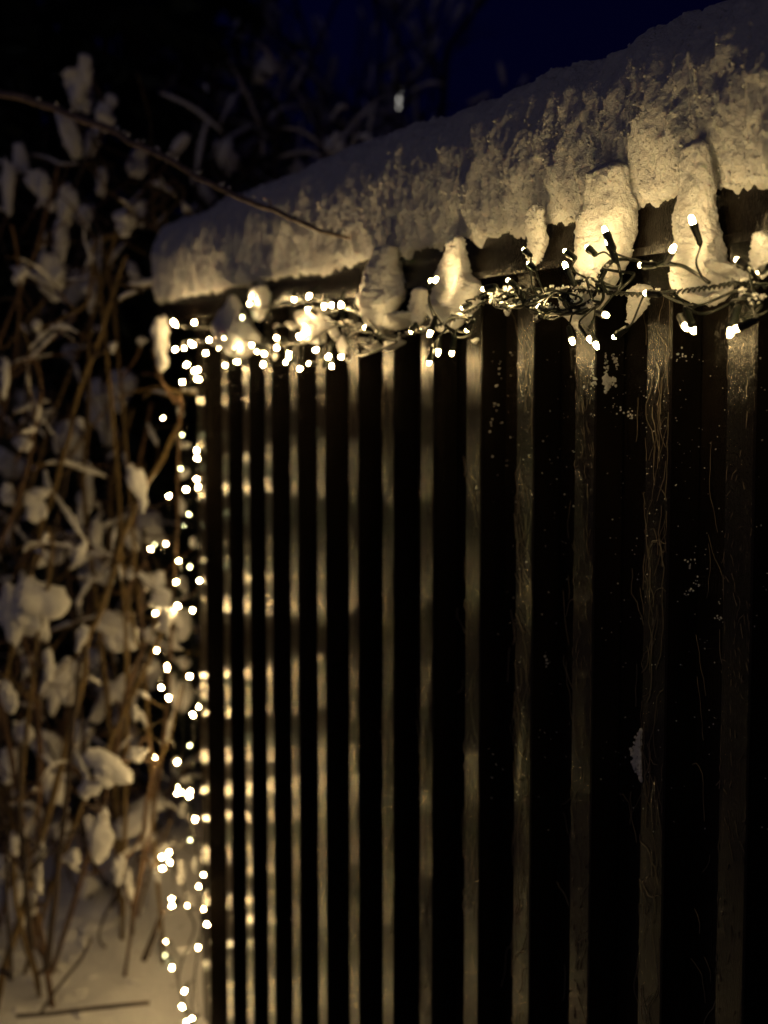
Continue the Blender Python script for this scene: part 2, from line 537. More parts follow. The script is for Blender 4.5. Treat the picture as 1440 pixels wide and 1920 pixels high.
# bulb (x, y) and, where the photo shows it, the socket foot (x, y)
TOPB = [(325,602),(334,609),(368,606),(328,655),(347,650),(360,640),(363,647),(385,663),(394,634),(409,627),(422,631),(414,654),(440,656),(426,686),(448,679),
 (470,566),(473,560),(454,593),(476,648),(486,659),(498,667),(494,681),(523,634),(518,652),(543,657),(541,667),(540,678),
 (552,557),(582,552),(581,582),(608,571),(621,574),(641,569),(640,576),(560,629),(570,626),(594,655),(614,672),(622,685),(641,669),(563,691),(583,682),
 (688,616,715,628),(808,527),(815,527),(773,618,785,600),(808,620,815,600),(822,656,826,625),(848,656,852,630),(806,674,812,648),(878,615,890,596),(871,575,890,565),(911,541,935,535),
 (957,529,972,540),(957,566,975,560),(985,471,1012,498),(994,497,1012,512),(1064,474,1098,500),(1063,504,1075,530),(1013,578,1035,588),(1006,598,1020,590),
 (1104,467,1134,492),(1137,438,1150,465),(1143,460,1156,490),(1300,420,1310,450),(1260,470,1250,490),(1207,497,1235,497),(1217,550,1240,552),(1072,636,1062,598),(1104,633,1076,592),(1116,644,1092,596),
 (1134,590,1092,578),(1157,628,1196,600),(1284,610,1270,585),(1297,611,1290,590),(1372,615,1382,580),(1388,613,1424,597),(1387,491,1410,508),(1428,507,1440,500)]
DOWNB = [(349,684),(366,694),(372,693),(345,718),(368,710),(375,711),(336,752),(308,782),(320,835),(343,814),(340,879),(372,845),(372,860),(372,898),(373,910),(350,919),(316,931),(355,965),(348,986),(283,1030),(293,1022),(314,1021),(338,1050),(357,1060),
 (329,1092),(374,1089),(303,1122),(292,1147),(336,1137),(361,1143),(297,1181),(292,1222),(314,1246),(317,1256),(357,1268),(302,1289),(316,1306),(375,1323),(363,1342),(314,1385),(357,1397),
 (291,1421),(334,1427),(335,1473),(335,1489),(343,1487),(357,1483),(352,1495),(366,1534),(360,1575),(318,1597),(302,1609),(318,1616),(306,1628),(381,1644),(376,1662),(325,1686),(325,1697),
 (353,1700),(385,1703),(386,1731),(372,1775),(314,1766),(312,1792),(322,1812),(347,1856),(318,1862),(344,1890),(363,1908),(352,1918)]
DIM = {(343,814),(340,879),(355,965),(348,986),(293,1022),(357,1060),(357,1397),(360,1575),(312,1792),(454,593)}
feet = []
for t in TOPB:
    px, py = t[:2]
    Y = rb.uniform(-0.088, -0.066) if px < 680 else (rb.uniform(-0.098, -0.08) if px < 1050 else rb.uniform(-0.108, -0.09))
    p = PY(px, py, Y)
    if len(t) == 4:
        foot = PY(t[2], t[3], Y + rb.uniform(-0.008, 0.008))
        dv = (p - foot)
    else:
        dv = Vector((rb.uniform(-1, 1), rb.uniform(-0.6, 0.1), rb.uniform(-1.0, 0.5)))
    kind = 2 if (px, py) in DIM else (1 if rb.random() < 0.3 else 0)
    if px > 680: kind = 3
    feet.append(bulb(top_string, p, dv, kind, 1.1 if kind == 3 else 1.0))
feet2 = []
for px, py in DOWNB:
    Y = rb.uniform(-0.07, -0.015)
    if px < 330: Y = rb.uniform(-0.06, 0.05)
    p = PY(px, py, Y)
    dv = Vector((rb.uniform(-1, 1), rb.uniform(-1.0, 0.3), rb.uniform(-0.8, 0.5)))
    kind = 2 if (px, py) in DIM else (1 if rb.random() < 0.3 else 0)
    feet2.append(bulb(down_string, p, dv, kind))
# main cables: two twisted strands with leads to every socket
def cable(parent, pts, Y, r=0.0013, strands=2, tw=0.0022, per=0.022, name='cable', n=5):
    path = smooth_path([PY(a, b, Y + rb.uniform(-0.006, 0.006)) for a, b in pts], 14)
    acc = [0]
    for i in range(1, len(path)): acc.append(acc[-1] + (path[i] - path[i - 1]).length)
    m = MB()
    for k in range(strands):
        q = []
        for i, p in enumerate(path):
            a = acc[i] / per * 2 * math.pi + k * 2 * math.pi / strands
            q.append(p + Vector((0.3 * math.sin(a), math.cos(a), math.sin(a))) * (tw if strands > 1 else 0))
        m.tube(q, r, n)
    m.build(name, M_WIRE, parent, True)
    return path
MAIN = [(1500, 532), (1440, 536), (1380, 533), (1320, 541), (1260, 548), (1215, 553), (1150, 550), (1090, 545), (1030, 544), (985, 545), (940, 556), (900, 572), (860, 595), (820, 612), (775, 625),
        (735, 632), (700, 625), (672, 612), (645, 606), (615, 618), (580, 640), (540, 645), (500, 648), (460, 640), (420, 645), (385, 640), (350, 640), (335, 655)]
path1 = cable(top_string, MAIN, -0.068)
path1 = path1 + cable(top_string, [(1090, 545), (1070, 575), (1045, 590), (1010, 592), (985, 570), (960, 550), (930, 545), (890, 560)], -0.076)
path1 = path1 + cable(top_string, [(1000, 560), (1040, 580), (1075, 578), (1110, 560), (1125, 520), (1150, 490), (1190, 487), (1216, 497), (1270, 496), (1300, 510), (1330, 530)], -0.078, strands=1, r=0.0022)
path1 = path1 + cable(top_string, [(560, 560), (600, 585), (650, 580), (690, 600), (720, 632), (745, 640), (700, 660), (672, 665), (655, 640), (640, 610), (610, 600)], -0.07, strands=1, r=0.002)
path1 = path1 + cable(top_string, [(1240, 550), (1270, 565), (1310, 572), (1345, 560), (1385, 545), (1400, 570), (1420, 590), (1445, 580)], -0.072, strands=1, r=0.0015)
path1 = path1 + cable(top_string, [(330, 610), (380, 615), (430, 608), (470, 580), (500, 575), (540, 565), (580, 560), (620, 570), (645, 580)], -0.064)
rc = random.Random(77)
for (cx_, cy_, rx_, ry_, n_) in ((1040, 570, 60, 28, 5), (1095, 560, 45, 40, 4), (960, 560, 45, 25, 3), (1150, 520, 40, 35, 2), (1400, 570, 35, 30, 2), (680, 630, 45, 28, 2), (560, 620, 60, 40, 1), (450, 640, 70, 30, 1), (860, 610, 40, 25, 2)):
    for _ in range(n_):
        a = rc.uniform(0, 6.28)
        pts = []
        for k in range(rc.randrange(5, 9)):
            pts.append((cx_ + rx_ * rc.uniform(.3, 1) * math.cos(a), cy_ + ry_ * rc.uniform(.3, 1) * math.sin(a)))
            a += rc.uniform(0.6, 1.7)
        path1 = path1 + cable(top_string, pts, -0.08 if cx_ > 700 else -0.062, strands=1, r=rc.uniform(0.0011, 0.0021))
VM = [(340, 650), (358, 690), (352, 740), (338, 800), (352, 860), (360, 910), (350, 970), (325, 1030), (345, 1080), (335, 1130), (312, 1180), (318, 1240), (345, 1280), (340, 1330), (345, 1400),
      (335, 1460), (350, 1500), (355, 1560), (325, 1610), (345, 1660), (350, 1700), (365, 1740), (345, 1790), (335, 1840), (350, 1900), (355, 1960)]
path2 = cable(down_string, VM, -0.03)
path2 = path2 + cable(down_string, [(380, 660), (375, 760), (368, 850), (365, 920), (370, 1000), (372, 1090), (360, 1150), (366, 1260), (368, 1340), (362, 1420), (360, 1540), (376, 1640), (380, 1720), (370, 1790), (360, 1880), (370, 1950)], -0.02)
for fl, pa in ((feet, path1), (feet2, path2)):
    for b, bm_, f in fl:
        best = min(pa, key=lambda q: (q - f).length)
        mid = f.lerp(best, 0.5) + Vector((rb.uniform(-.008, .008), rb.uniform(-.012, .004), rb.uniform(-.012, .006)))
        inv = bm_.inverted()
        o = link('lead_wire', MB().tube([inv @ q for q in smooth_path([f, mid, best], 5)], 0.0011, 5).mesh('lead_wire', M_WIRE, True))
        o.parent = b

# snow caught in the cables
def lump_mesh(name, seed, M=None, tear=0.0):
    """a cauliflower-like clump: outer hull of several offset balls, then crumbs"""
    rl = random.Random(seed * 13 + 5)
    balls = [(Vector((0, 0, 0)), 0.62)]
    for _ in range(rl.randrange(5, 9)):
        c_ = Vector((rl.gauss(0, 1), rl.gauss(0, 1), rl.gauss(0, 1.1))).normalized() * rl.uniform(0.35, 0.62)
        balls.append((c_, rl.uniform(c_.length + 0.04, c_.length + 0.14) if c_.length < 0.4 else c_.length * rl.uniform(1.02, 1.12)))
    b = bmesh.new()
    bmesh.ops.create_icosphere(b, subdivisions=3, radius=1.0)
    off = Vector((seed * 7.1, seed * 3.3, 0))
    for v in b.verts:
        p = v.co.normalized()
        r_ = 0
        for c_, R_ in balls:
            cdp = c_.dot(p); dis = R_ * R_ - c_.length_squared + cdp * cdp
            if dis > 0: r_ = max(r_, cdp + math.sqrt(dis))
        q = p * (r_ * (1 + 0.3 * fbm(p * 1.6 + off, 3)) + 0.10 * fbm(p * 5 + off, 2))
        if tear:
            k = 1 - tear * min(1, max(0, -q.z))
            q.x *= k; q.y *= k
        v.co = q
    me = bpy.data.meshes.new(name); b.to_mesh(me); b.free()
    me.materials.append(M or M_SNOWSOFT)
    me.polygons.foreach_set('use_smooth', [True] * len(me.polygons))
    return me
LUMP = [lump_mesh('snow_clump', i, M_SNOWSOFT, 0.2 if i % 2 else 0.0) for i in range(8)]
def lump(parent, p, sx, sy, sz, rot=0.0, kind=None, yaw=None):
    o = link('snow_clump', LUMP[rb.randrange(8) if kind is None else kind], None)
    o.parent = parent
    # rot: roll in the picture plane
    q = Quaternion(FWD, -rot) @ Quaternion((0, 0, 1), YAW)
    o.matrix_basis = Matrix.Translation(p - parent.location) @ q.to_matrix().to_4x4() @ Matrix.Diagonal((sx, sy, sz, 1))
    return o
for px, py, a, b_, r_ in [(345, 1165, 15, 34, 0), (322, 1190, 12, 20, 20), (345, 885, 9, 12, 0), (338, 772, 8, 13, 0), (345, 1300, 14, 34, 0), (325, 1290, 9, 40, 10), (333, 1430, 9, 10, 0), (350, 1462, 12, 7, 0),
                         (342, 1520, 7, 20, -15), (340, 1630, 9, 26, 0), (365, 1625, 8, 20, 0), (355, 1692, 11, 22, 0), (340, 1095, 12, 20, 30), (345, 1240, 16, 12, 0), (375, 880, 8, 9, 0), (345, 835, 10, 9, 0), (362, 1020, 6, 12, 0), (344, 1780, 18, 8, 0), (338, 945, 8, 20, 20)]:
    p = PY(px, py, 0.03); zz = (p - CAM).dot(FWD)
    lump(down_string, p, a / F * zz, a / F * zz, b_ / F * zz, R(r_))
for px, py, a, b_, r_ in [(628, 625, 10, 34, 38), (645, 652, 12, 24, 10), (735, 645, 22, 10, 10), (700, 648, 18, 10, 0), (548, 610, 10, 7, 0), (400, 640, 10, 8, 0), (890, 640, 9, 6, 0), (950, 575, 10, 14, 0), (515, 668, 6, 8, 0)]:
    p = PY(px, py, -0.045); zz = (p - CAM).dot(FWD)
    lump(top_string, p, a / F * zz, a / F * zz, b_ / F * zz, R(r_))
# frost grains along the cables
m = MB()
for q in path1:
    if q.x > -2.9 and rb.random() < 0.25 + 0.9 * noise.noise(q * 18):
        for _ in range(rb.randrange(1, 5)):
            grain(m, q + Vector((rb.uniform(-.006, .006), rb.uniform(-.003, .003), 0.0022 + rb.uniform(0, .003))), rb.uniform(0.0007, 0.0022))
tag(m.build('frost_grain', M_SNOW, top_string), kind='stuff')

# ------------------------------------------------------------------ snow grains and dried tendrils on the wall
rs = random.Random(5)
def surfY(x):                      # wall relief
    for b in BAT:
        if b <= x <= b + BW: return 0.0
    return BD
m = MB()
def stick(px, py, r):
    p = PY(px, py, 0.0)
    if surfY(p.x) > 0.01:
        p2 = PY(px, py, BD)
        p = p2 if surfY(p2.x) > 0.01 else None
        if p is None:                  # the side face of a batten
            r_ = ray(px, py)
            for b in BAT:
                q = CAM + r_ * ((b + BW - CAM.x) / r_.x)
                if 0 < q.y < BD: p = q + Vector((0.0006, 0, 0))
    if p: grain(m, p + Vector((0, -0.0005, 0)), r)
for _ in range(170):
    stick(rs.gauss(1130, 9), rs.gauss(716, 8), rs.uniform(0.001, 0.003))
for a in ((1135, 665, 1138, 700), (1150, 662, 1157, 690), (1113, 680, 1112, 705)):
    for _ in range(30):
        t = rs.random(); stick(a[0] + (a[2] - a[0]) * t + rs.gauss(0, 2), a[1] + (a[3] - a[1]) * t + rs.gauss(0, 3), rs.uniform(0.0005, 0.0017))
for _ in range(260): stick(1203 - abs(rs.gauss(0, 9 * math.sin(math.pi * (t := rs.random())))), 1368 + 95 * t, rs.uniform(0.0012, 0.0026))
for _ in range(26): stick(937 - 30 * (t := rs.random()) + rs.gauss(0, 3), 690 + 225 * t, rs.uniform(0.0006, 0.0016))
for _ in range(420):
    stick(rs.uniform(900, 1440), 660 + 900 * rs.random() ** 1.5, rs.uniform(0.0003, 0.0009))
for cx_, cy_ in ((1275, 665), (1180, 780), (1160, 770), (1290, 1055), (1310, 1090), (1350, 1160), (1115, 780), (906, 910), (1026, 1240), (1290, 1110)):
    for _ in range(8): stick(rs.gauss(cx_, 5), rs.gauss(cy_, 5), rs.uniform(0.0006, 0.0016))
tag(m.build('snow_grains', M_SNOW), 'fine snow grains clinging to the dark wall boards', 'snow grains', None, 'stuff')
m = MB()
for i in range(700):
    # most cling to the batten faces, a few hang on the boards between
    cand = [b for b in BAT if -2.75 < b < -1.25]
    b = rs.choice(cand + [q for q in cand if q > -2.0] * 2)
    onb = rs.random() < 0.72
    x = b + rs.uniform(0.003, BW - 0.003) if onb else b - rs.uniform(0.01, PITCHW - BW - 0.02)
    y = (0.0 if onb else BD) - 0.0009
    z = rs.uniform(0.6, LEDGE - 0.06)
    a = R(rs.choice((90, -90)) + rs.gauss(0, 24))
    n_ = rs.randrange(4, 12)
    pts = []
    lo, hi = (b + 0.002, b + BW - 0.002) if onb else (b - PITCHW + BW + 0.004, b - 0.004)
    for k in range(n_):
        pts.append((x, y - (0 if k % 3 else rs.uniform(0, 0.0015)), z))
        a += rs.gauss(0, 0.33)
        x = min(hi, max(lo, x + math.cos(a) * 0.008)); z += math.sin(a) * 0.011
    m.tube(pts, rs.uniform(0.0003, 0.00062), 3, False)
M_TEN = bark_mat('dry_tendril', (0.07, 0.055, 0.04), (0.16, 0.13, 0.1), 0.55)
tag(m.build('vine_tendrils', M_TEN), 'dried brown vine tendrils stuck to the dark battens', 'tendrils', None, 'stuff')

# ------------------------------------------------------------------ shrub beside the corner
shrub = empty('garden_shrub', Vector((-4.9, 0.3, 0.1)))
tag(shrub, 'snow laden shrub with long bare yellow brown stems left of the shed', 'shrub')
backshrub = empty('garden_shrub', Vector((-6.6, 0.5, 0.15)))
tag(backshrub, 'darker dense snowy shrub standing behind the yellow stemmed one', 'shrub')
rv = random.Random(21)
PATHS = []
ROOTS = [P(a, 1500, z) for a, z in ((20, 4.2), (105, 4.35), (185, 4.7), (255, 4.45), (-60, 4.5), (60, 5.6), (190, 6.0))]
def to_ground(p, lean=0.1):
    r_ = min(ROOTS, key=lambda q: (q.xy - p.xy).length + rv.uniform(0, 0.25))
    x = r_.x + rv.uniform(-lean, lean); y = r_.y + rv.uniform(-lean, lean)
    return Vector((x, y, ground_h(x, y) - 0.03))
def stem(parent, pts, wpx, z0, z1=None, kind=0, root=True, name='stem'):
    z1 = z1 or z0
    n = len(pts)
    q = [P(px, py, z0 + (z1 - z0) * i / max(1, n - 1)) for i, (px, py) in enumerate(pts)]
    low = [t for pr, pa_, _ in PATHS if pr == parent for t in pa_[4::3] if t.z < q[-1].z - 0.05]
    if root and low and len(PATHS) > 9 and rv.random() < 0.72:      # forks off another stem
        e = min(low, key=lambda t: (t - q[-1]).length)
        if (e - q[-1]).length > 0.02:
            q.append(q[-1].lerp(e, 0.5) + Vector((rv.uniform(-.03, .03), rv.uniform(-.03, .03), -0.02)))
            q.append(e)
    elif root and q[-1].z > 0.25:
        e = to_ground(q[-1])
        q.append(q[-1].lerp(e, 0.5) + Vector((rv.uniform(-.04, .04), rv.uniform(-.04, .04), 0)))
        q.append(e)
    path = smooth_path(q, 5)
    path = [p + Vector((noise.noise(p * 9), noise.noise(p * 9 + Vector((5, 0, 0))), noise.noise(p * 9 + Vector((0, 5, 0))))) * 0.006 for p in path]
    r1 = wpx / F * z0 / 2
    rad = [r1 * (0.75 + 0.45 * i / len(path)) * (1 + 0.12 * noise.noise(p * 30)) for i, p in enumerate(path)]
    MB().tube(path, rad, 7).build(name, M_STEM[kind], parent, True)
    PATHS.append((parent, path, rad))
    return path
S = [([(237, 478), (205, 570), (178, 650), (150, 730), (118, 860), (95, 940), (70, 1020)], 11, 4.1, 4.4, 0),
     ([(226, 415), (200, 500), (172, 600), (168, 690), (165, 800), (160, 950)], 9, 4.4, 4.6, 0),
     ([(338, 798), (300, 870), (262, 930), (230, 1010), (212, 1070), (190, 1140), (165, 1200), (150, 1300)], 13, 3.85, 4.2, 0),
     ([(285, 660), (300, 705), (325, 755), (338, 800)], 7, 3.8, 3.85, 1),
     ([(88, 985), (97, 1030), (88, 1110), (72, 1180), (58, 1290), (40, 1480), (25, 1650)], 9, 3.9, 4.1, 0),
     ([(70, 680), (78, 745), (62, 830), (35, 930), (5, 1010), (-30, 1120)], 10, 4.2, 4.3, 1),
     ([(285, 755), (262, 880), (252, 1000), (240, 1180), (235, 1400)], 8, 4.5, 4.7, 1),
     ([(250, 765), (215, 870), (205, 1000), (200, 1150)], 8, 4.7, 4.9, 0),
     ([(150, 1240), (140, 1330), (130, 1430), (112, 1600), (96, 1740), (88, 1815)], 12, 4.0, 4.2, 2),
     ([(288, 1425), (278, 1500), (265, 1600), (252, 1700), (248, 1750)], 9, 4.0, 4.3, 1),
     ([(20, 420), (35, 500), (30, 640), (10, 760), (-20, 900)], 8, 4.2, 4.4, 1),
     ([(160, 620), (130, 700), (95, 790), (60, 900), (20, 1010)], 7, 4.6, 4.7, 0),
     ([(110, 310), (80, 420), (40, 540), (0, 640), (-40, 760)], 8, 4.3, 4.4, 1),
     ([(190, 240), (150, 330), (110, 420), (85, 530), (60, 680), (50, 850)], 7, 4.6, 4.7, 2),
     ([(60, 620), (110, 600), (160, 570), (185, 530)], 8, 4.3, 4.2, 0),
     ([(0, 660), (40, 615), (90, 560), (150, 520), (200, 490)], 6, 4.6, 4.4, 0),
     ([(320, 450), (270, 415), (240, 395)], 9, 4.2, 4.3, 0),
     ([(355, 415), (345, 385), (338, 350)], 8, 4.6, 4.6, 0),
     ([(40, 1390), (35, 1500), (48, 1640), (60, 1780)], 12, 3.9, 4.0, 2),
     ([(75, 1300), (72, 1450), (70, 1600), (66, 1760)], 8, 4.2, 4.3, 1),
     ([(15, 1560), (12, 1680), (20, 1820)], 9, 3.8, 3.9, 2),
     ([(240, 1100), (255, 1210), (290, 1170), (320, 1150)], 8, 4.2, 4.0, 0),
     ([(320, 1120), (280, 1190), (240, 1290), (215, 1420)], 9, 4.1, 4.3, 1),
     ([(190, 690), (200, 850), (205, 1040), (190, 1250)], 6, 5.0, 5.0, 2),
     ([(120, 1000), (135, 1150), (150, 1300), (155, 1480)], 8, 4.6, 4.6, 2),
     ([(270, 990), (268, 1070), (262, 1180)], 10, 4.3, 4.3, 2),
     ([(0, 1100), (40, 1180), (60, 1260), (75, 1400)], 8, 4.3, 4.3, 1),
     ([(305, 1705), (285, 1755), (268, 1800)], 11, 4.15, 4.2, 2)]
for pts, wpx, z0, z1, kd in S:
    stem(shrub, pts, wpx, z0, z1, kd)
for pts, wpx, z in [([(30, 1905), (100, 1900), (180, 1890), (280, 1880)], 8, 4.0), ([(72, 1905), (110, 1850), (150, 1800), (172, 1760)], 6, 4.1)]:
    q = [P(a, b, z) for a, b in pts]
    q = [Vector((p.x, p.y, max(p.z, ground_h(p.x, p.y) + 0.002))) for p in q]
    MB().tube(smooth_path(q, 5), wpx / F * z / 2, 6).build('twig', M_STEM[2], shrub, True)
# filler stems
for i in range(34):
    px = rv.uniform(-80, 290) if i % 3 else rv.uniform(-80, 130)
    z = rv.uniform(4.3, 6.6)
    y0 = rv.uniform(230, 1150); y1 = y0 + rv.uniform(300, 700)
    ln = rv.uniform(-220, 130)
    stem(backshrub if z > 5.0 else shrub, [(px, y0), (px + ln * .15, y0 + (y1 - y0) * .33), (px + ln * .5, y0 + (y1 - y0) * .66), (px + ln, y1)], rv.uniform(3.5, 7), z, z, rv.choice((0, 1, 2, 2)))
for i in range(30):
    px = rv.uniform(-40, 300); z = rv.uniform(4.5, 5.3); y0 = rv.uniform(1380, 1600)
    ln = rv.uniform(-140, 140)
    stem(shrub, [(px + ln, y0), (px + ln * .5, y0 + 90), (px + ln * .15, y0 + 190)], rv.uniform(3, 6), z, z, rv.choice((0, 1, 2)))
# snow clumps: centre, half width, half height in photo pixels, roll, distance
CL = [(160,130,20,26,0,4.6),(150,175,38,40,10,4.7),(190,215,22,34,0,4.6),(207,190,13,18,0,4.6),(128,255,20,62,14,4.6),(180,250,16,50,-24,4.7),(80,360,24,38,20,4.5),(122,380,20,46,0,4.5),(112,445,18,46,0,4.4),(95,520,33,44,0,4.4),
      (255,305,22,32,0,4.8),(262,400,15,26,0,4.8),(190,345,15,28,0,4.8),(172,560,15,32,0,4.6),(255,520,12,30,30,5.0),(12,345,18,55,0,4.6),(40,300,16,30,10,4.7),(335,275,14,30,-35,5.4),
      (62,940,28,34,0,4.3),(258,912,21,34,14,3.9),(15,930,16,24,0,4.3),(150,1035,14,20,-15,3.9),(72,1130,55,46,-10,4.0),(60,1150,40,60,10,4.05),(20,1150,28,58,0,4.0),(152,1195,13,28,-15,3.9),(40,830,26,17,20,4.3),(48,830,16,14,0,4.2),
      (190,780,34,60,12,5.2),(130,830,40,36,30,5.0),(160,930,16,60,-8,4.8),(225,720,30,40,0,5.4),(280,985,40,30,-30,4.8),(215,1180,55,28,-18,4.5),(90,1245,14,32,0,4.0),(110,1290,36,44,0,4.6),(15,1310,18,36,0,4.0),(180,1010,14,36,0,4.6),
      (205,1440,58,24,-33,3.95),(255,1412,24,14,15,3.95),(165,1475,24,20,-10,3.95),(185,1570,30,44,0,4.1),(222,1628,15,27,0,3.95),(137,1610,20,17,0,4.0),(78,1593,9,18,0,4.0),(70,1650,14,40,8,4.0),(60,1690,9,24,0,4.0),(200,1310,26,64,-38,4.7),
      (250,1545,24,64,-52,4.6),(300,1600,14,36,-45,4.6),(100,1480,24,38,0,4.5),(20,1430,26,34,0,4.4),(45,1370,22,30,0,4.3),(30,1700,24,44,0,4.2),(245,1010,18,24,20,4.6),(245,1075,10,12,0,4.2),(282,1080,9,9,0,4.2),(300,1090,10,20,0,4.0),
      (312,1165,16,26,-20,3.8),(297,625,22,34,18,3.75),(302,672,13,24,10,3.72),(290,1640,12,12,0,4.0),(240,1660,12,30,0,4.3),(8,700,10,44,0,4.1),(70,770,9,16,0,4.2),(265,640,10,8,0,4.4),(75,1050,20,12,20,4.5),(245,880,9,10,0,4.1),(210,650,9,11,0,4.2),
      (5,1620,16,26,0,4.0),(175,470,12,22,0,5.0),(110,1560,30,22,10,4.7),(50,1540,34,24,-10,4.8),(160,1660,26,20,0,4.7),(275,1680,30,18,-20,4.8),(210,1700,34,18,0,4.9),(120,1680,34,18,10,5.0),(20,1640,30,24,0,4.9),(290,1500,24,20,0,5.0),
      (90,1400,36,20,-25,4.7),(150,1380,30,24,20,4.8),(230,1340,26,20,0,5.0),(280,1260,24,26,0,5.0),(190,1080,30,18,-20,4.8),(110,1040,26,16,15,4.8)]
def gpt(px, z):
    p = P(px, 700, z)
    return Vector((p.x, p.y, ground_h(p.x, p.y) - 0.03))
def heap_clump(par, p, a, b_, rot):
    """irregular clump: several lumps fused into one mesh"""
    mm = MB()
    qr = Quaternion(FWD, -rot) @ Quaternion((0, 0, 1), YAW)
    items = [(Vector((0, 0, 0)), 0.8, 0.85)]
    for _ in range(rv.randrange(3, 6)):
        an = rv.uniform(0, 6.28); u = rv.uniform(.4, .85)
        items.append((Vector((math.cos(an) * a * u, rv.uniform(-.4, .4) * a, math.sin(an) * b_ * u)), rv.uniform(.3, .6), rv.uniform(.25, .55)))
    for off, fa, fb in items:
        me = LUMP[rv.randrange(8)]
        q2 = Quaternion((rv.uniform(-1, 1), rv.uniform(-1, 1), rv.uniform(-1, 1)), rv.uniform(-.5, .5))
        vs = []
        for v in me.vertices:
            c_ = q2 @ v.co
            vs.append(qr @ (off + Vector((c_.x * a * fa * 1.15, c_.y * a * fa, c_.z * b_ * fb * 1.15))) + p)
        mm.add(vs, [tuple(f.vertices) for f in me.polygons])
    mm.build('snow_clump', M_SNOWSOFT, par, True)
# side twigs crossing between the stems, with ridges of snow on top of them
for par, pa, rad in list(PATHS):
    for _ in range(rv.randrange(5, 10)):
        k = rv.randrange(1, max(2, int(len(pa) * 0.7)))
        p = pa[k]
        if p.z < 0.3: continue
        d = Vector((rv.gauss(0, 1), rv.gauss(0, .6), rv.gauss(0.35, .6))).normalized()
        L = rv.uniform(0.1, 0.42)
        tw = [p]
        for _k in range(6):
            d = (d + Vector((rv.gauss(0, .2), rv.gauss(0, .15), rv.gauss(-.05, .18)))).normalized()
            tw.append(tw[-1] + d * L / 6)
        # keep clear of the shed front and the light string
        if any(q.x > -3.75 and q.y > -0.3 for q in tw): continue
        r0 = rv.uniform(0.0018, 0.0042)
        MB().tube(smooth_path(tw, 3), [r0 * (1 - .6 * i_ / 18) for i_ in range(19)], 5).build('twig', M_STEM[rv.choice((0, 0, 1, 1, 2))], par, True)
        if rv.random() < 0.75 and abs(d.z) < 0.9:
            i0 = rv.randrange(0, 3); sub = smooth_path(tw[i0:i0 + rv.randrange(3, 5)], 5)
            rr_ = rv.uniform(0.004, 0.009)
            n2 = len(sub) - 1
            rds = [max(0.0015, rr_ * math.sin(math.pi * (i_ + .3) / (n2 + .6)) ** .6 * (1 + .9 * noise.noise(q * 45))) for i_, q in enumerate(sub)]
            MB().tube([q + Vector((0, 0, r0 + rd * .6)) for q, rd in zip(sub, rds)], rds, 8).build('snow_ridge', M_SNOWSOFT, par, True)
allp = [(par, q) for par, pa, _ in PATHS for q in pa[::2]]
for px, py, a, b_, r_, z in CL:
    p = P(px, py, z)
    par = backshrub if z > 4.9 else shrub
    heap_clump(par, p, a / F * z, b_ / F * z, R(r_))
    # the twig that carries it
    near = [q for pr, q in allp if pr == par and q.z < p.z + 0.05]
    if near:
        q = min(near, key=lambda t: (t - p).length)
        mid = p.lerp(q, 0.5) + Vector((rv.uniform(-.03, .03), rv.uniform(-.03, .03), rv.uniform(-.03, .06)))
        MB().tube(smooth_path([p, mid, q], 5), [0.004] * 11, 6).build('twig', M_STEM[rv.choice((1, 2))], par, True)
def along(par, p, t, r_, ln):
    """snow lodged along a stem, its long axis on the stem"""
    o = link('snow_clump', LUMP[rb.randrange(8)]); o.parent = par
    q = (t if t.z < 0 else -t).to_track_quat('-Z', 'Y')
    o.matrix_basis = Matrix.Translation(p - par.location) @ q.to_matrix().to_4x4() @ Matrix.Diagonal((r_, r_, ln, 1))
for par, pa, rad in PATHS:
    for _ in range(1 if rv.random() < 0.4 else 0):
        k = rv.randrange(1, max(2, int(len(pa) * 0.75)))
        p = pa[k]
        if p.z < 0.35: continue
        t = (pa[min(k + 1, len(pa) - 1)] - pa[k - 1]).normalized()
        r_ = rv.uniform(0.012, 0.034) * (1.3 if par == backshrub else 1)
        heap_clump(par, p + Vector((0, 0, r_ * 0.5)), r_ * rv.uniform(.8, 1.3), r_ * rv.uniform(1, 1.9), R(rv.uniform(-40, 40)))
for i in range(26):                    # heavy dim masses further in
    par, pa, rad = rv.choice([q for q in PATHS if q[0] == backshrub])
    p = rv.choice(pa[: int(len(pa) * 0.8)])
    r_ = rv.uniform(0.04, 0.085)
    heap_clump(par, p, r_ * rv.uniform(.8, 1.4), r_ * rv.uniform(.8, 1.5), R(rv.uniform(-50, 50)))

fm = MB()
for _ in range(90):
    p = P(rv.uniform(-20, 335), rv.uniform(1690, 1915), 4.0)
    r_ = ray(rv.uniform(-20, 335), rv.uniform(1700, 1910))
    t = 2.0
    while t < 8 and (CAM + r_ * t).z > ground_h((CAM + r_ * t).x, (CAM + r_ * t).y): t += 0.02
    q = CAM + r_ * t
    if q.x > WEND - 0.05 and q.y > -0.1: continue
    k = rv.uniform(0.008, 0.022) * (2.0 if rv.random() < 0.15 else 1)
    me = LUMP[rv.randrange(8)]
    qq = Quaternion((0, 0, 1), rv.uniform(0, 6.28))
    fm.add([q + qq @ Vector((v.co.x * k * 1.3, v.co.y * k, v.co.z * k * 0.7)) for v in me.vertices], [tuple(f.vertices) for f in me.polygons])
tag(fm.build('fallen_snow', M_SNOWSOFT, None, True), 'crumbs of fallen snow scattered on the ground below the shrub', 'snow crumbs', None, 'stuff')

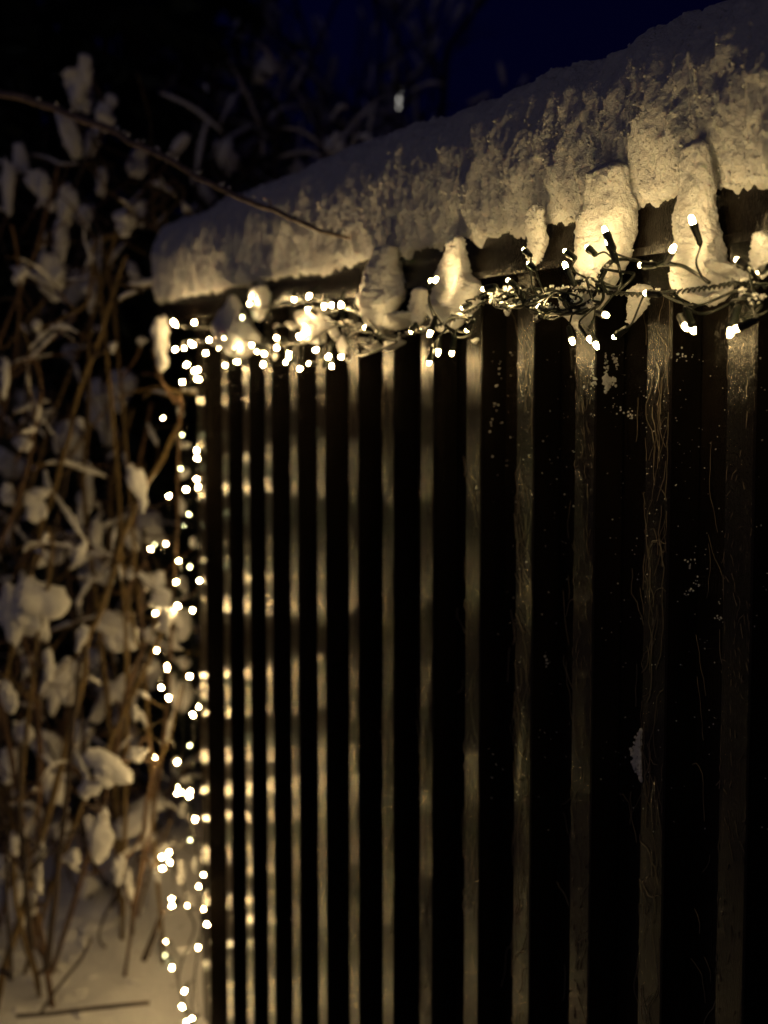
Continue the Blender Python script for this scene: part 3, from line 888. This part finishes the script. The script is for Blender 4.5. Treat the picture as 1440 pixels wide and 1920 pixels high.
# ------------------------------------------------------------------ dim snowy shrub behind the shed
rear = empty('garden_shrub', gpt(560, 6.8))
tag(rear, 'dim snow dusted shrub rising behind the snow cap', 'shrub')
for i in range(30):
    px = rv.uniform(360, 790); z = rv.uniform(6.0, 8.2)
    top_ = rv.uniform(60, 260) if px < 620 else rv.uniform(110, 270)
    b0 = gpt(560 + (px - 560) * .7, z)
    q = [b0, b0.lerp(P(px, 420, z), .6) + Vector((rv.gauss(0, .1), rv.gauss(0, .1), 0)), P(px + rv.gauss(0, 15), 400, z), P(px + rv.gauss(0, 25), (400 + top_) / 2, z), P(px + rv.gauss(0, 40), top_, z)]
    pa = smooth_path(q, 5)
    MB().tube(pa, [0.011 * (1 - .75 * k / len(pa)) for k in range(len(pa))], 6).build('stem', M_STEM[2], rear, True)
    for _ in range(4):
        p = rv.choice(pa[10:])
        d = Vector((rv.gauss(0, 1), rv.gauss(0, .6), rv.gauss(.4, .5))).normalized(); L = rv.uniform(.12, .4)
        tw = [p, p + d * L * .5 + Vector((0, 0, .02)), p + d * L]
        MB().tube(smooth_path(tw, 4), 0.003, 5).build('twig', M_STEM[2], rear, True)
        if rv.random() < 0.6:
            sub = smooth_path(tw, 5); rr_ = rv.uniform(0.006, 0.012); n2 = len(sub) - 1
            rds = [max(.002, rr_ * math.sin(math.pi * (i_ + .3) / (n2 + .6)) ** .6 * (1 + .6 * noise.noise(t * 30))) for i_, t in enumerate(sub)]
            MB().tube([t + Vector((0, 0, .003 + rd * .6)) for t, rd in zip(sub, rds)], rds, 8).build('snow_ridge', M_SNOWSOFT, rear, True)
    if rv.random() < 0.5:
        heap_clump(rear, rv.choice(pa[8:]), rv.uniform(.025, .06), rv.uniform(.04, .11), R(rv.uniform(-40, 40)))

# ------------------------------------------------------------------ the long bare branch reaching over the snow cap
BR = [(-420, 900), (-330, 420), (-150, 150), (0, 175), (62, 190), (130, 214), (200, 241), (240, 262), (290, 285), (350, 318), (430, 360), (500, 390), (560, 415), (610, 436), (655, 448)]
zs = [4.6, 4.2, 3.7, 3.45, 3.4, 3.33, 3.24, 3.18, 3.1, 3.0, 2.88, 2.78, 2.68, 2.6, 2.54]
q = [P(a, b, z) for (a, b), z in zip(BR, zs)]
e = Vector((q[0].x - 0.1, q[0].y, 0)); e.z = ground_h(e.x, e.y) - 0.03
q = [e] + q
branch = empty('bare_branch', e)
tag(branch, 'long bare twig reaching from upper left across the front of the snow cap', 'branch')
path = smooth_path(q, 7)
path = [p + Vector((0, noise.noise(p * 14), noise.noise(p * 14 + Vector((9, 0, 0))))) * 0.005 for p in path]
n_ = len(path)
MB().tube(path, [(0.0105 - 0.0075 * (i / n_)) * (1 + 0.18 * noise.noise(p * 40)) for i, p in enumerate(path)], 8).build('stem', M_BRANCH, branch, True)
m = MB(); sn = MB()
for i, p in enumerate(path[35:], 35):
    if i % 5 == 0:
        d = Vector((rv.uniform(-.5, .8), rv.uniform(-.5, .2), rv.uniform(.2, 1))).normalized()
        MB().tube([p, p + d * rv.uniform(0.008, 0.02)], [0.0022, 0.001], 5).build('bud', M_BRANCH, branch)
    if rv.random() < 0.5:
        for _ in range(rv.randrange(2, 7)):
            grain(sn, p + Vector((rv.uniform(-.02, .02), rv.uniform(-.003, .003), 0.006 + rv.uniform(0, .004))), rv.uniform(0.001, 0.004))
tag(sn.build('snow_grain', M_SNOW, branch), kind='stuff')

# ------------------------------------------------------------------ dark trees behind, a far lamp
def tree(name, label, base, h, spread, seed, depth=5, snow=22, lean=0.0, r0=None):
    rt = random.Random(seed)
    t = empty(name, base); tag(t, label, 'tree', 'dark trees behind the garden')
    tr, cr, tips = MB(), MB(), []
    def grow(p, d, L, r, lv):
        n = 5
        pts = [p]
        for k in range(n):
            d = (d + Vector((rt.gauss(0, .13), rt.gauss(0, .13), rt.gauss(0.03, .08)))).normalized()
            pts.append(pts[-1] + d * L / n)
        (tr if lv == 0 else cr).tube(pts, [r * (1 - 0.45 * k / n) for k in range(n + 1)], 6 if lv < 2 else 4, False)
        if lv >= 2: tips.append((pts[-1], d)); tips.append((pts[2], d))
        if lv < depth:
            m_ = rt.randrange(3, 5) if lv else 7
            for k in range(m_):
                f = rt.randrange(1 if lv else 2, n + 1)
                a = rt.uniform(0, 6.28); tl = rt.uniform(.35, .8) * spread
                ax = d.orthogonal().normalized()
                dd = (d + (Quaternion(d, a) @ ax) * tl).normalized()
                grow(pts[f], dd, L * rt.uniform(.42, .68), r * rt.uniform(.38, .6), lv + 1)
    grow(Vector(base), Vector((lean, 0, 1)).normalized(), h * 0.62, r0 or h * 0.016, 0)
    tr.build('trunk', M_TREE, t, True)
    cr.build('crown', M_TREE, t)
    rt.shuffle(tips)
    ms = MB()
    for p, d in tips[:snow]:
        r = rt.uniform(0.012, 0.03); L = rt.uniform(0.05, 0.2)
        qd = d.to_track_quat('Z', 'Y')
        vs = [p + Vector((0, 0, r)) + qd @ Vector((v.x * r, v.y * r, v.z * L)) * rt.uniform(.7, 1.25) for v in IV]
        ms.add(vs, IF)
    tag(ms.build('branch_snow', M_SNOWSOFT, t, True), kind='stuff')
def gp(px, z):
    p = P(px, 700, z)
    return Vector((p.x, p.y, ground_h(p.x, p.y) - 0.05))
tree('bare_tree', 'tall dark bare tree above the shrub at the left edge', gp(60, 8.5), 6.5, 1.0, 1, 5, 60)
tree('bare_tree', 'dark bare tree rising behind the bare twig', gp(300, 9.5), 6.0, 1.0, 2, 5, 60)
tree('bare_tree', 'low dark bare tree just left of the far lamp', gp(520, 10.5), 4.4, 1.0, 3, 5, 140)
tree('bare_tree', 'thin dark tree in front of the far lamp', gp(705, 12.0), 4.3, 0.9, 4, 5, 150)
tree('bare_tree', 'dark bare tree beyond the lower left stems', gp(-60, 7.6), 5.0, 1.2, 5, 5, 60)
def spruce(label, base, h, rad, seed):
    """dark spruce: trunk, whorls of drooping boughs set with short needle sprays"""
    rt = random.Random(seed)
    t = empty('spruce_tree', base); tag(t, label, 'tree', 'dark trees behind the garden')
    base = Vector(base)
    MB().tube([base, base + Vector((0, 0, h * .5)), base + Vector((0, 0, h))], [0.09, 0.06, 0.01], 8).build('trunk', M_TREE, t, True)
    bo, nd = MB(), MB()
    z = 0.3
    while z < h:
        f = 1 - z / h
        for k in range(int(5 + 6 * f)):
            a = rt.uniform(0, 6.28); L = rad * (0.25 + f) * rt.uniform(.6, 1.1)
            o_ = Vector((math.cos(a), math.sin(a), 0))
            pts = [base + Vector((0, 0, z)) + o_ * L * u + Vector((0, 0, L * (0.12 * u - 0.42 * u * u))) for u in (0, .33, .66, 1)]
            bo.tube(pts, [0.012, 0.009, 0.006, 0.002], 4, False)
            for _ in range(int(16 + 26 * L)):
                u = rt.uniform(.12, 1)
                p = base + Vector((0, 0, z)) + o_ * L * u + Vector((0, 0, L * (0.12 * u - 0.42 * u * u)))
                d = (o_ * rt.uniform(.2, 1) + Vector((rt.gauss(0, .6), rt.gauss(0, .6), rt.uniform(-.9, .05)))).normalized() * rt.uniform(.07, .2)
                sd = d.cross(Vector((rt.gauss(0, 1), rt.gauss(0, 1), 1))).normalized() * rt.uniform(.012, .035)
                nd.add([p - sd * .4, p + d * .5 - sd, p + d, p + d * .5 + sd, p + sd * .4], [(0, 1, 2, 3, 4)])
        z += rt.uniform(.09, .16) * (1 + z / h)
    tag(bo.build('bough', M_TREE, t), kind='stuff')
    tag(nd.build('crown', M_NEEDLE, t), kind='stuff')
M_NEEDLE = bark_mat('spruce_needles', (0.010, 0.016, 0.009), (0.022, 0.032, 0.016), 0.8)
for lab, px, z, h, rd, sd in (('broad dark spruce behind the shrub at the left edge', 60, 6.9, 6.0, 1.5, 31), ('narrow dark spruce behind the far end of the snow cap', 265, 7.6, 6.0, 1.25, 32),
                              ('low dark spruce between the bare trees behind the snow cap', 395, 12.0, 5.6, 1.15, 33), ('dark spruce beyond the left frame edge branches', -170, 6.4, 5.0, 1.3, 34)):
    spruce(lab, gp(px, z), h, rd, sd)
lampp = P(742, 192, 14.5)
lb = Vector((lampp.x, lampp.y, ground_h(lampp.x, lampp.y) - 0.05))
lamp = empty('street_lamp', lb)
tag(lamp, 'small far street lamp glowing through the twigs above the snow cap', 'street lamp')
MB().tube([lb, Vector((lampp.x, lampp.y, lampp.z - 0.12))], [0.05, 0.035], 10).build('pole', M_METAL, lamp, True)
hd = MB()
hd.tube([lampp + Vector((0, 0, 0.12)), lampp + Vector((0, 0, 0.2))], [0.14, 0.03], 10)
hd.tube([lampp + Vector((0, 0, -0.14)), lampp + Vector((0, 0, -0.1))], [0.05, 0.09], 10)
for zz in (-0.035, 0.045):
    hd.tube([lampp + Vector((0, 0, zz)), lampp + Vector((0, 0, zz + 0.03))], [0.052, 0.056], 12)
hd.build('lamp_cap', M_METAL, lamp)
MB().tube([lampp + Vector((0, 0, -0.1)), lampp + Vector((0, 0, 0.12))], [0.032, 0.045], 12).build('lamp_globe', glow('lamp_glow', (1, 0.95, 0.85), 1.3), lamp, True)
